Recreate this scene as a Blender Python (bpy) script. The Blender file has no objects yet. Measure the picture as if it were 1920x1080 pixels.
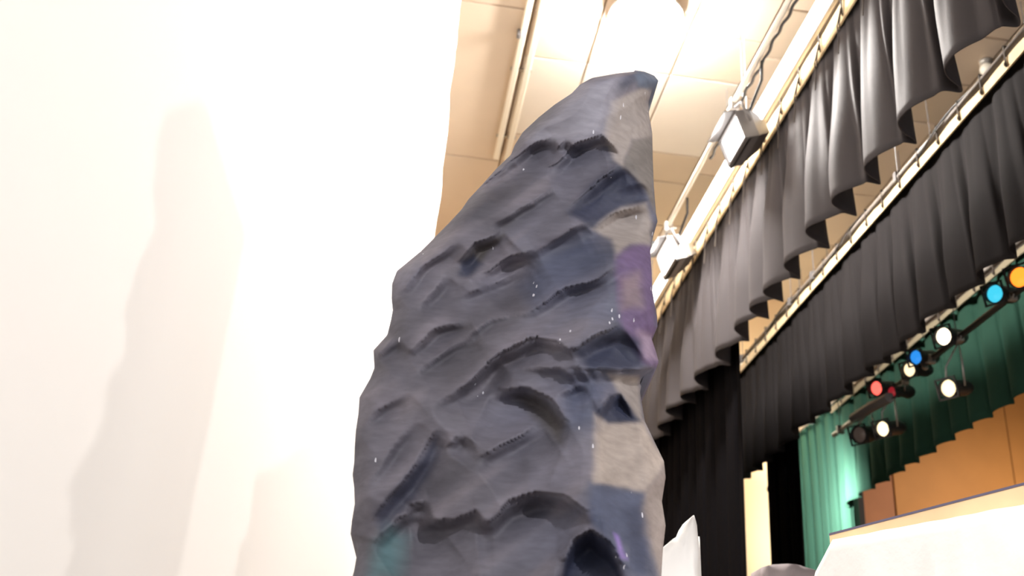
import bpy, bmesh, math, random
from mathutils import Vector, Matrix, noise
random.seed(7)
R = math.radians
scene = bpy.context.scene
COL = scene.collection

# ------------------------------------------------------------------ camera
EYE = 1.5
FPX = 2011.0
AX = (0.9893, 0.1152, 0.0889)      # world X in camera (right, down, forward)
AY = (-0.1307, 0.4343, 0.8912)     # world Y
AZ = (0.0641, -0.8934, 0.4447)     # world Z
cam = bpy.data.cameras.new('camera')
cam.sensor_width = 36.0
cam.lens = 36.0 * FPX / 1920.0
cam.clip_start = 0.05
cam.dof.use_dof = True
cam.dof.focus_distance = 3.6
cam.dof.aperture_fstop = 2.8
cam_ob = bpy.data.objects.new('camera', cam)
COL.objects.link(cam_ob)
rt = Vector((AX[0], AY[0], AZ[0])).normalized()
fw = Vector((AX[2], AY[2], AZ[2])).normalized()
up = rt.cross(fw).normalized()
rt = fw.cross(up).normalized()
m = Matrix((rt, up, -fw)).transposed().to_4x4()
m.translation = (0, 0, EYE)
cam_ob.matrix_world = m
scene.camera = cam_ob

# ------------------------------------------------------------------ world and exposure
world = bpy.data.worlds.new('world')
scene.world = world
world.use_nodes = True
bg = world.node_tree.nodes['Background']
bg.inputs[0].default_value = (0.97, 0.97, 1.0, 1)
bg.inputs[1].default_value = 0.80
vs = scene.view_settings
vs.view_transform = 'Standard'
vs.look = 'None'
vs.exposure = 0.0
vs.gamma = 1.0
vs.use_curve_mapping = False

WARM = (1.0, 0.95, 0.90)

# ------------------------------------------------------------------ helpers
def ray(px, py):
    c = (px - 960.0, py - 540.0, FPX)
    return Vector((sum(a * b for a, b in zip(c, AX)), sum(a * b for a, b in zip(c, AY)), sum(a * b for a, b in zip(c, AZ))))

def atY(px, py, Y):
    d = ray(px, py)
    return d * (Y / d.y) + Vector((0, 0, EYE))

def atX(px, py, X):
    d = ray(px, py)
    return d * (X / d.x) + Vector((0, 0, EYE))

MATS = {}
def mat(name, col, rough=0.7, spec=0.3, metal=0.0, bump=0.0, bscale=40.0, var=0.0, vscale=6.0, emit=None, es=0.0, sheen=0.0, attr=None):
    if name in MATS:
        return MATS[name]
    m = bpy.data.materials.new(name)
    m.use_nodes = True
    nt = m.node_tree
    b = nt.nodes['Principled BSDF']
    b.inputs['Base Color'].default_value = (*col, 1)
    b.inputs['Roughness'].default_value = rough
    b.inputs['Specular IOR Level'].default_value = spec
    b.inputs['Metallic'].default_value = metal
    if sheen:
        b.inputs['Sheen Weight'].default_value = sheen
        b.inputs['Sheen Roughness'].default_value = 0.4
    tc = nt.nodes.new('ShaderNodeTexCoord')
    if var:
        n = nt.nodes.new('ShaderNodeTexNoise')
        n.inputs['Scale'].default_value = vscale
        n.inputs['Detail'].default_value = 4
        nt.links.new(tc.outputs['Object'], n.inputs['Vector'])
        mr = nt.nodes.new('ShaderNodeMapRange')
        mr.inputs['From Min'].default_value = 0.3
        mr.inputs['From Max'].default_value = 0.7
        mr.inputs['To Min'].default_value = 1 - var
        mr.inputs['To Max'].default_value = 1 + var
        nt.links.new(n.outputs['Fac'], mr.inputs['Value'])
        mx = nt.nodes.new('ShaderNodeVectorMath')
        mx.operation = 'SCALE'
        mx.inputs[0].default_value = col
        nt.links.new(mr.outputs['Result'], mx.inputs['Scale'])
        nt.links.new(mx.outputs['Vector'], b.inputs['Base Color'])
    if bump:
        n2 = nt.nodes.new('ShaderNodeTexNoise')
        n2.inputs['Scale'].default_value = bscale
        n2.inputs['Detail'].default_value = 3
        nt.links.new(tc.outputs['Object'], n2.inputs['Vector'])
        bp = nt.nodes.new('ShaderNodeBump')
        bp.inputs['Strength'].default_value = bump
        bp.inputs['Distance'].default_value = 0.01
        nt.links.new(n2.outputs['Fac'], bp.inputs['Height'])
        nt.links.new(bp.outputs['Normal'], b.inputs['Normal'])
    if emit:
        b.inputs['Emission Color'].default_value = (*emit, 1)
        b.inputs['Emission Strength'].default_value = es
    MATS[name] = m
    return m

def link(name, me, m=None, parent=None, smooth=False):
    o = bpy.data.objects.new(name, me)
    COL.objects.link(o)
    if m:
        me.materials.append(m)
    if parent:
        o.parent = parent
    if smooth:
        for p in me.polygons:
            p.use_smooth = True
    return o

def mesh(name, verts, faces, m=None, parent=None, smooth=False):
    me = bpy.data.meshes.new(name)
    me.from_pydata([tuple(v) for v in verts], [], faces)
    me.update()
    return link(name, me, m, parent, smooth)

def bm_obj(name, bm, m=None, parent=None, smooth=False):
    me = bpy.data.meshes.new(name)
    bm.normal_update()
    bm.to_mesh(me)
    bm.free()
    return link(name, me, m, parent, smooth)

def tag(o, label=None, cat=None, group=None, kind=None):
    if label: o['label'] = label
    if cat: o['category'] = cat
    if group: o['group'] = group
    if kind: o['kind'] = kind
    return o

def empty(name, loc, label=None, cat=None, group=None, kind=None):
    o = bpy.data.objects.new(name, None)
    o.empty_display_size = 0.1
    COL.objects.link(o)
    o.location = loc
    return tag(o, label, cat, group, kind)

def add_box(bm, lo, hi, mtx=None, bevel=0.0):
    ret = bmesh.ops.create_cube(bm, size=1)
    vs_ = ret['verts']
    for v in vs_:
        v.co = Vector([lo[i] + (v.co[i] + 0.5) * (hi[i] - lo[i]) for i in range(3)])
    if bevel:
        es = list({e for v in vs_ for e in v.link_edges})
        r = bmesh.ops.bevel(bm, geom=es, offset=bevel, segments=1, affect='EDGES')
        vs_ = list({v for f in r['faces'] for v in f.verts} | {v for v in vs_ if v.is_valid})
    if mtx is not None:
        for v in vs_:
            v.co = mtx @ v.co
    return vs_

def add_tube(bm, pts, r, n=8, cap=True):
    pts = [Vector(p) for p in pts]
    rings = []
    ref = None
    for i, p in enumerate(pts):
        if i == 0: t = pts[1] - pts[0]
        elif i == len(pts) - 1: t = pts[-1] - pts[-2]
        else: t = (pts[i + 1] - pts[i - 1])
        t.normalize()
        if ref is None:
            ref = Vector((0, 0, 1)) if abs(t.z) < 0.9 else Vector((1, 0, 0))
        s = t.cross(ref).normalized()
        q = s.cross(t).normalized()
        ref = q
        rr = r[i] if isinstance(r, (list, tuple)) else r
        rings.append([bm.verts.new(p + (s * math.cos(2 * math.pi * k / n) + q * math.sin(2 * math.pi * k / n)) * rr) for k in range(n)])
    for a, b in zip(rings, rings[1:]):
        for k in range(n):
            bm.faces.new((a[k], a[(k + 1) % n], b[(k + 1) % n], b[k]))
    if cap:
        bm.faces.new(rings[0][::-1])
        bm.faces.new(rings[-1])

def add_lathe(bm, prof, n=24, mtx=None):
    """profile (radius, along) about local Z"""
    rings = []
    for r_, z_ in prof:
        ring = []
        for k in range(n):
            a = 2 * math.pi * k / n
            v = Vector((r_ * math.cos(a), r_ * math.sin(a), z_))
            ring.append(bm.verts.new(mtx @ v if mtx is not None else v))
        rings.append(ring)
    for a, b in zip(rings, rings[1:]):
        for k in range(n):
            bm.faces.new((a[k], a[(k + 1) % n], b[(k + 1) % n], b[k]))
    return rings

def box_obj(name, lo, hi, m, parent=None, bevel=0.0):
    bm = bmesh.new()
    add_box(bm, lo, hi, None, bevel)
    return bm_obj(name, bm, m, parent)

def tube_obj(name, pts, r, m, parent=None, n=8):
    bm = bmesh.new()
    add_tube(bm, pts, r, n)
    return bm_obj(name, bm, m, parent, True)

def aim_matrix(d, upv=(0, 0, 1)):
    """local -Z... here local +Z looks along d"""
    z = Vector(d).normalized()
    x = Vector(upv).cross(z).normalized()
    y = z.cross(x)
    return Matrix((x, y, z)).transposed()

def spot(name, parent, loc, direction, energy, angle, col, blend=0.6, r=0.06):
    l = bpy.data.lights.new(name, 'SPOT')
    l.energy = energy
    l.spot_size = R(angle)
    l.spot_blend = blend
    l.color = col
    l.shadow_soft_size = r
    o = bpy.data.objects.new(name, l)
    COL.objects.link(o)
    o.parent = parent
    o.location = loc
    o.rotation_euler = Vector(direction).to_track_quat('-Z', 'Y').to_euler()
    return o

# ------------------------------------------------------------------ materials
M_black = mat('black_drape', (0.056, 0.050, 0.052), 0.65, 0.08, sheen=0.02, bump=0.15, bscale=220)
M_black_shaded = mat('black_drape_shaded', (0.021, 0.0188, 0.0190), 0.85, 0.04, bump=0.15, bscale=220)  # darker copy of the black drape, the second border's shade put into its colour
M_leg = mat('black_leg_drape', (0.005, 0.0045, 0.0052), 0.95, 0.015, bump=0.15, bscale=220)
M_green = mat('green_drape', (0.020, 0.054, 0.038), 0.9, 0.03, bump=0.15, bscale=220)
M_web = mat('jute_webbing', (0.72, 0.56, 0.34), 0.85, 0.1, var=0.12, vscale=12)
M_tie = mat('tie_line', (0.09, 0.075, 0.065), 0.8, 0.1)
M_pipe = mat('batten_pipe', (0.22, 0.19, 0.165), 0.5, 0.4)
M_steel = mat('grey_steel', (0.42, 0.40, 0.37), 0.4, 0.5, 0.6)
M_dark = mat('black_metal', (0.02, 0.019, 0.02), 0.5, 0.4)
M_fgrey = mat('flood_grey', (0.16, 0.15, 0.15), 0.5, 0.4)
M_wall = mat('cream_wall', (0.72, 0.52, 0.31), 0.85, 0.15, bump=0.1, bscale=60)
M_upstage = mat('upstage_wall', (0.6, 0.55, 0.48), 0.85, 0.15)
M_floor = mat('stage_floor', (0.22, 0.17, 0.13), 0.55, 0.3, var=0.25, vscale=3)
M_orange = mat('orange_wood', (0.50, 0.215, 0.055), 0.6, 0.25, var=0.05, vscale=3)
M_orange2 = mat('brown_wood', (0.40, 0.155, 0.062), 0.6, 0.25, var=0.06, vscale=3)
M_white = mat('white_cloth', (0.93, 0.905, 0.87), 0.9, 0.1, bump=0.1, bscale=8)
M_ice = mat('white_foam', (0.92, 0.91, 0.88), 0.8, 0.2, bump=0.2, bscale=30)
M_ply = mat('pale_plywood', (0.82, 0.60, 0.36), 0.75, 0.2, var=0.08, vscale=5)
M_greyrock = mat('grey_foam', (0.30, 0.26, 0.265), 0.8, 0.2, bump=0.2, bscale=30, var=0.15, vscale=8)
M_bright = mat('lamp_glow', (1, 1, 1), 0.5, 0.2, emit=WARM, es=640.0)

# ------------------------------------------------------------------ the setting
ZC = 6.2 + EYE            # ceiling height
YW = 11.9                 # far wing wall
floor = box_obj('floor', (-2.4, -3, -0.1), (5.2, YW, 0), M_floor)
tag(floor, 'dark wooden stage floor', 'floor', kind='structure')
wf = box_obj('wall_far', (-2.4, YW, 0), (5.2, YW + 0.2, ZC + 0.1), M_wall)
tag(wf, 'cream painted wall at the end of the stage', 'wall', kind='structure')
wu = box_obj('wall_left', (-2.6, -3, 0), (-2.4, YW + 0.2, ZC + 0.1), M_upstage)
tag(wu, 'upstage wall behind the white backdrop', 'wall', kind='structure')

ceil = box_obj('ceiling', (-2.4, -3, ZC + 0.03), (6.2, YW + 0.2, ZC + 0.15), mat('ceiling_void', (0.45, 0.36, 0.27), 0.9, 0.1))
tag(ceil, 'pale tan panelled ceiling over the stage', 'ceiling', kind='structure')
M_cp = [mat('ceiling_panel_tan', (0.74, 0.61, 0.475), 0.9, 0.1, bump=0.15, bscale=70, var=0.03, vscale=2),
        mat('ceiling_panel_pale', (0.80, 0.72, 0.62), 0.9, 0.1, bump=0.15, bscale=70, var=0.03, vscale=2),
        mat('ceiling_panel_dark', (0.62, 0.51, 0.385), 0.9, 0.1, bump=0.15, bscale=70, var=0.03, vscale=2)]
xs = [-2.4, -1.29, -0.62, 0.725, 1.306, 2.08, 2.74, 3.41, 4.08, 4.75, 5.42, 6.2]
rowsL = [-3, -1, 1, 3.0, 4.2, 5.6, 7.11, 7.72, 8.96, 9.49, 10.4, YW]
rows0 = [-3, -1, 1, 3.0, 5.0, 7.11, 9.49, YW]
rowsR = [-3, -1, 1, 3.3, 4.4, 5.5, 6.66, 7.3, 7.91, 9.26, 10.37, YW]
for i in range(len(xs) - 1):
    rows = rows0 if xs[i + 1] < 0.8 else (rowsL if xs[i] < 2.7 else rowsR)
    for j in range(len(rows) - 1):
        k = 0
        if xs[i] > 0.7 and xs[i] < 2.1 and rows[j] in (7.72,): k = 1
        if xs[i] > 2.0 and xs[i] < 2.7 and rows[j] in (8.96, 9.49): k = 2
        if xs[i] >= 2.7 and (i + j) % 3 == 0: k = 2
        g = 0.009
        box_obj('ceiling_panel', (xs[i] + g, rows[j] + g, ZC), (xs[i + 1] - g, rows[j + 1] - g, ZC + 0.03), M_cp[k], ceil, 0.004)

# auditorium side wall beyond the proscenium
wr = box_obj('wall_auditorium', (4.95, 13.06, -1.0), (12.0, 13.2, 9.6), mat('wall_void', (0.15, 0.08, 0.04), 0.8, 0.1))
tag(wr, 'auditorium wall of orange brown wood panels beyond the green curtain', 'wall', kind='structure')
for i, (a, b) in enumerate([(4.95, 6.5), (6.5, 8.21), (8.21, 9.92), (9.92, 11.9)]):
    box_obj('wood_panel', (a + 0.006, 13.0 + (0.02 if i == 0 else 0), -1.0), (b - 0.006, 13.06, 9.6), M_orange2 if i == 0 else M_orange, wr, 0.004)
pj = box_obj('trim_proscenium', (4.95, 11.14, 0), (5.2, 13.0, 7.6), mat('dark_trim', (0.035, 0.028, 0.024), 0.6, 0.3))
tag(pj, 'dark proscenium edge beside the green curtain', 'trim', kind='structure')
fl2 = box_obj('floor_auditorium', (5.2, -3, -1.1), (12, 13.2, -1.0), mat('aud_floor', (0.2, 0.12, 0.08), 0.7, 0.2))
tag(fl2, 'auditorium floor below the stage', 'floor', kind='structure')

hd = box_obj('wall_proscenium', (4.95, -3, 4.22 + EYE), (5.2, 11.14, ZC), MATS['dark_trim'])
tag(hd, 'dark proscenium header above the green valance', 'wall', kind='structure')
ac = box_obj('ceiling_auditorium', (6.2, -3, 9.6), (12.0, 13.2, 9.7), M_upstage)
tag(ac, 'auditorium ceiling', 'ceiling', kind='structure')
ab = box_obj('wall_right', (12.0, -3, -1.0), (12.2, 13.2, 9.7), mat('aud_wall', (0.35, 0.22, 0.12), 0.8, 0.1))
tag(ab, 'brown rear wall of the auditorium', 'wall', kind='structure')

# ------------------------------------------------------------------ ceiling work lamp
lamp_loc = Vector((1.635, 6.84, ZC))
t = empty('work_lamp', lamp_loc, 'blazing white work lamp on the ceiling above the dark rock tip', 'lamp')
LZ = -0.13
bm = bmesh.new()
add_lathe(bm, [(0.0, LZ + 0.02), (0.29, LZ + 0.02), (0.312, LZ), (0.312, LZ - 0.034), (0.300, LZ - 0.034), (0.29, LZ - 0.012), (0.0, LZ - 0.012)], 32)
bm_obj('housing', bm, mat('lamp_white', (0.9, 0.88, 0.85), 0.4, 0.4), t, True)
bm = bmesh.new()
add_lathe(bm, [(0.295, LZ - 0.030), (0.308, LZ - 0.055), (0.27, LZ - 0.09), (0.20, LZ - 0.11), (0.10, LZ - 0.12), (0.002, LZ - 0.124)], 32)
bm_obj('diffuser', bm, M_bright, t, True)
tube_obj('stem', [(0, 0, 0), (0, 0, LZ + 0.005)], 0.05, MATS['lamp_white'], t, 14)

# twin pale conduits along the ceiling
t = empty('ceiling_rail', (0.72, 3.0, ZC), 'pale twin rail running along the ceiling beside the white backdrop', 'rail')
for a in (-0.075, 0.035):
    bm = bmesh.new(); add_box(bm, (a, 0, -0.05), (a + 0.055, 6.4, -0.003), None, 0.008)
    bm_obj('rail_bar', bm, mat('rail_paint', (0.88, 0.80, 0.66), 0.5, 0.4), t)
for k in range(6):
    bm = bmesh.new(); add_box(bm, (-0.09, 0.5 + k * 1.1, -0.012), (0.105, 0.54 + k * 1.1, 0.0))
    bm_obj('bracket', bm, M_steel, t)
bm = bmesh.new(); add_box(bm, (-0.10, 4.35, -0.08), (-0.06, 4.41, -0.01), None, 0.006)
bm_obj('clip', bm, M_fgrey, t)

# small globe on the ceiling between the borders
t = empty('ceiling_globe', (4.70, 6.95, ZC), 'small pale globe fitting on the ceiling between the black borders', 'fitting')
bm = bmesh.new(); add_lathe(bm, [(0.0, 0), (0.06, 0), (0.06, -0.03), (0.03, -0.04)], 16); bm_obj('base', bm, M_steel, t, True)
bm = bmesh.new(); add_lathe(bm, [(0.03, -0.035)] + [(0.062 * math.sin(a), -0.09 + 0.062 * math.cos(a)) for a in [R(30 + 15 * i) for i in range(10)]] + [(0.001, -0.152)], 16)
bm_obj('globe', bm, mat('globe_glass', (0.8, 0.76, 0.66), 0.3, 0.5), t, True)

# ------------------------------------------------------------------ curtains
def curtain(name, label, x0, y0, y1, zt, zb, lam, amp, m, seed, group=None, over=0.25, hemvar=0.02, topamp=0.25, sharp=0.35, nz=26, dy=0.012, small=0.16, lean=0.0):
    rnd = random.Random(seed)
    root = empty(name, (x0, (y0 + y1) / 2, zb), label, 'curtain', group)
    n = int((y1 - y0) / dy)
    # phase with varying wavelength
    ph = [rnd.random() * 6]
    base = rnd.random() * 100
    for i in range(n):
        y = y0 + i * dy
        l = lam * (1 + 0.55 * noise.noise(Vector((y * 1.1, base, 0))))
        ph.append(ph[-1] + 2 * math.pi * dy / l)
    V, F = [], []
    for i in range(n + 1):
        y = y0 + i * dy
        a_loc = 1 + 0.45 * noise.noise(Vector((y * 1.3, base + 9, 3)))
        hv = hemvar * noise.noise(Vector((y * 1.7, base + 20, 0)))
        p = ph[i]
        for k in range(nz + 1):
            s = k / nz
            g = min(1.0, s / 0.75); g = g * g * (3 - 2 * g)
            grow = topamp + (1 - topamp) * g
            q = p + 0.7 * noise.noise(Vector((y * 0.8, s * 1.2, base + 40))) + 0.25 * noise.noise(Vector((y * 2.5, s * 2.0, base + 44)))
            crease = 2 * (math.sin(q * 0.5) ** 2 + 0.015) ** 0.275 - 1.25       # broad flat panels with narrow creases
            f = -(1 - 0.55 * s) * crease + (0.25 + 0.55 * s) * (math.sin(q) + sharp * math.sin(2 * q + 0.6))
            tq = y / small * 2 * math.pi + 3.0 * noise.noise(Vector((y * 2.2, 0.4 * s, base + 70)))
            tiny = (2 * (math.sin(tq * 0.5) ** 2 + 0.03) ** 0.3 - 1.2) * (0.35 + 0.65 * min(1, s * 4)) * (1 - 0.6 * s)
            dx = amp * a_loc * grow * f - amp * 0.16 * tiny
            dx += 0.25 * amp * s * noise.noise(Vector((y * 5, s * 2.5, base + 60)))
            yy = y + over * amp * grow * math.cos(q) * 1.3 + lean * s * (zt - zb)
            z = zt + (zb + hv - zt) * s
            V.append((dx, yy - (y0 + y1) / 2, z - zb))
    for i in range(n):
        for k in range(nz):
            a = i * (nz + 1) + k
            F.append((a, a + 1, a + nz + 2, a + nz + 1))
    o = mesh('drape', V, F, m, root, True)
    so = o.modifiers.new('thick', 'SOLIDIFY'); so.thickness = 0.006; so.offset = 0
    # hem fold: slightly thicker strip along the bottom
    return root

def webbing(root, x0, y0, y1, zt, h, spacing, tails, seed, mweb=None):
    """cream webbing with tie lines; coordinates relative to the curtain's root"""
    rnd = random.Random(seed)
    rx, ry, rz = root.location
    bm = bmesh.new()
    n = int((y1 - y0) / 0.08)
    V, F = [], []
    for i in range(n + 1):
        y = y0 + (y1 - y0) * i / n
        wob = 0.008 * math.sin(y * 9 + seed) - 0.005 * abs(math.sin(math.pi * (y - y0) / spacing))
        for z, x in ((zt + wob, -0.016), (zt - h, -0.020), (zt - h, -0.008), (zt + wob, -0.006)):
            V.append((x0 + x - rx, y - ry, z - rz))
    for i in range(n):
        for k in range(4):
            a = i * 4 + k; b = i * 4 + (k + 1) % 4
            F.append((a, b, b + 4, a + 4))
    F.append((0, 3, 2, 1)); e = n * 4; F.append((e, e + 1, e + 2, e + 3))
    mesh('webbing', V, F, mweb or M_web, root)
    # one tie mesh, shared
    bm = bmesh.new()
    add_box(bm, (-0.030, -0.005, -h * 0.85), (-0.022, 0.005, 0.085), None)
    add_box(bm, (-0.030, -0.005, 0.077), (0.03, 0.005, 0.085), None)
    add_box(bm, (-0.038, -0.009, -h * 0.75), (-0.022, 0.009, -h * 0.45), None, 0.004)
    if tails:
        add_tube(bm, [(-0.036, 0.004, -h * 0.6), (-0.062, 0.012, -h - 0.06), (-0.058, 0.014, -h - 0.17), (-0.066, 0.02, -h - 0.27)], 0.0045, 5)
        add_tube(bm, [(-0.036, -0.004, -h * 0.6), (-0.058, -0.014, -h - 0.05), (-0.06, -0.016, -h - 0.12)], 0.0045, 5)
    me = bpy.data.meshes.new('tie'); bm.to_mesh(me); bm.free(); me.materials.append(M_tie)
    k = 0
    y = y0 + spacing * 0.5
    while y < y1:
        o = bpy.data.objects.new('tie', me); COL.objects.link(o); o.parent = root
        o.location = (x0 - rx, y - ry, zt - rz)
        o.rotation_euler = (rnd.uniform(-0.08, 0.08), 0, 0)
        y += spacing

def batten(label, x, y0, y1, z, r, cables, m=M_pipe, group=None, name='batten_pipe'):
    t = empty(name, (x, (y0 + y1) / 2, z), label, 'pipe', group)
    tube_obj('pipe', [(0, y0 - (y0 + y1) / 2, 0), (0, y1 - (y0 + y1) / 2, 0)], r, m, t, 10)
    for y in cables:
        bm = bmesh.new()
        add_tube(bm, [(0, y - (y0 + y1) / 2, r), (0, y - (y0 + y1) / 2, ZC - z - 0.002)], 0.004, 5)
        bm_obj('lift_cable', bm, M_fgrey, t)
        bm = bmesh.new()
        add_box(bm, (-r - 0.008, y - (y0 + y1) / 2 - 0.02, -r - 0.008), (r + 0.008, y - (y0 + y1) / 2 + 0.02, r + 0.02))
        bm_obj('cable_clamp', bm, M_fgrey, t)
    return t

# border 1 (nearest)
B1X, B1T, B1H = 2.5, 4.775 + EYE, 3.40 + EYE
c1 = curtain('border_curtain', 'near black border curtain hanging below the glowing strip light, its hem in deep scallops', B1X, 3.0, 11.3, B1T - 0.02, B1H, 0.46, 0.095, M_black, 3, over=0.6, hemvar=0.06, topamp=0.12, small=0.11)
webbing(c1, B1X - 0.025, 3.0, 11.3, B1T, 0.15, 0.36, True, 1)
batten('tan batten pipe along the top of the near black border curtain', B1X - 0.03, 2.8, 11.5, B1T + 0.042, 0.030, (3.6, 6.9, 9.9))
# border 2
B2X, B2T, B2H = 3.5, 4.43 + EYE, 3.22 + EYE
c2 = curtain('border_curtain', 'second black border curtain with a cream webbing top, coloured stage lights below its hem', B2X, 3.6, 11.2, B2T - 0.02, B2H, 0.36, 0.055, M_black_shaded, 11, over=0.5, hemvar=0.05, topamp=0.15, small=0.13)
webbing(c2, B2X - 0.025, 3.6, 11.2, B2T, 0.085, 0.29, False, 2)
batten('grey batten pipe wound with cord above the cream webbing of the second border', B2X - 0.03, 3.2, 11.4, B2T + 0.045, 0.024, (4.2, 6.4, 8.05, 8.6, 10.0))
# cord wound along batten 2
bm = bmesh.new()
pts = []
for i in range(260):
    y = 3.4 + i * 0.03
    a = i * 0.12
    pts.append((B2X - 0.03 + 0.033 * math.cos(a), y, B2T + 0.045 + 0.033 * math.sin(a)))
add_tube(bm, pts, 0.007, 5)
o = bm_obj('cable', bm, M_dark, None, True)
tag(o, 'thin dark cable wound around the second border batten pipe', 'cable')

# black legs
l1 = curtain('leg_curtain', 'wide black leg curtain directly behind the right edge of the dark rock', 2.64, 7.62, 11.0, 4.6 + EYE, 0.02, 0.26, 0.035, M_leg, 5, over=0.5, hemvar=0.0, topamp=0.8, nz=14, small=0.12)
l2 = curtain('leg_curtain', 'narrow black leg curtain between the cream wall strip and the green curtain', 3.60, 8.92, 9.78, 4.3 + EYE, 0.02, 0.22, 0.03, M_leg, 6, over=0.5, hemvar=0.0, topamp=0.8, nz=14, small=0.12)
batten('black batten pipe of the wide black leg', 2.64, 7.4, 11.4, 4.62 + EYE, 0.024, (7.8, 10.8), M_dark)
batten('black batten pipe of the narrow black leg', 3.60, 8.4, 11.4, 4.32 + EYE, 0.024, (8.7, 11.0), M_dark)

# green valance and green leg
GX = 4.6
g1 = curtain('green_valance', 'dark green pleated valance hanging behind the row of stage lights', GX, 6.0, 10.35, 4.17 + EYE, 3.10 + EYE, 0.31, 0.045, M_green, 21, over=0.7, hemvar=0.02, topamp=0.7, sharp=0.2, nz=14, small=0.15)
webbing(g1, GX - 0.04, 6.0, 10.35, 4.18 + EYE, 0.06, 0.3, False, 3, mat('grey_webbing', (0.22, 0.19, 0.13), 0.85, 0.1))
g2 = curtain('green_leg_curtain', 'bright green lit side curtain falling to the stage beside the orange wall', GX + 0.09, 10.25, 11.72, 4.55 + EYE, 0.02, 0.27, 0.075, M_green, 22, over=0.5, hemvar=0.0, topamp=0.9, sharp=0.2, nz=16, small=0.1, lean=-0.02)
batten('batten pipe above the green valance', GX - 0.02, 5.6, 11.85, 4.26 + EYE, 0.024, (6.2, 8.4, 11.0))

# ------------------------------------------------------------------ strip light and flood pipe
SX, SZ = 2.36, 4.76 + EYE
t = empty('strip_light', (SX, 7.0, SZ), 'long glowing white strip light running beside the near black border', 'lamp')
rot = Matrix.Rotation(R(-38), 4, 'Y')
bm = bmesh.new(); add_box(bm, (-0.030, -3.9, -0.055), (0.03, 3.9, 0.055), rot, 0.006)
bm_obj('channel', bm, mat('strip_housing', (0.75, 0.70, 0.62), 0.5, 0.3), t)
bm = bmesh.new(); add_box(bm, (-0.046, -3.85, -0.047), (-0.028, 3.85, 0.047), rot, 0.006)
bm_obj('diffuser', bm, mat('strip_glow', (1, 1, 1), 0.5, 0.2, emit=(1, 0.95, 0.90), es=4.0), t)
for y in (-3.2, -0.4, 2.6):
    bm = bmesh.new(); add_tube(bm, [(0.03, y, 0.03), (0.03, y, ZC - SZ)], 0.004, 5)
    bm_obj('hanger', bm, M_fgrey, t)

FX, FZ = 2.205, 4.93 + EYE
batten('thin pale pipe carrying the two grey flood lights', FX, 3.0, 10.6, FZ, 0.021, (3.8, 9.4), mat('pale_pipe', (0.80, 0.74, 0.64), 0.4, 0.5), name='lighting_pipe')
# cable hung along flood pipe in loops
bm = bmesh.new()
pts = []
for i in range(130):
    y = 3.2 + i * 0.03
    pts.append((FX + 0.034 + 0.006 * math.sin(i), y, FZ - 0.012 - 0.02 * abs(math.sin(i * 0.16))))
add_tube(bm, pts, 0.012, 6)
o = bm_obj('cable', bm, M_dark, None, True); tag(o, 'black cable taped along the thin pale lighting pipe', 'cable')

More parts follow.
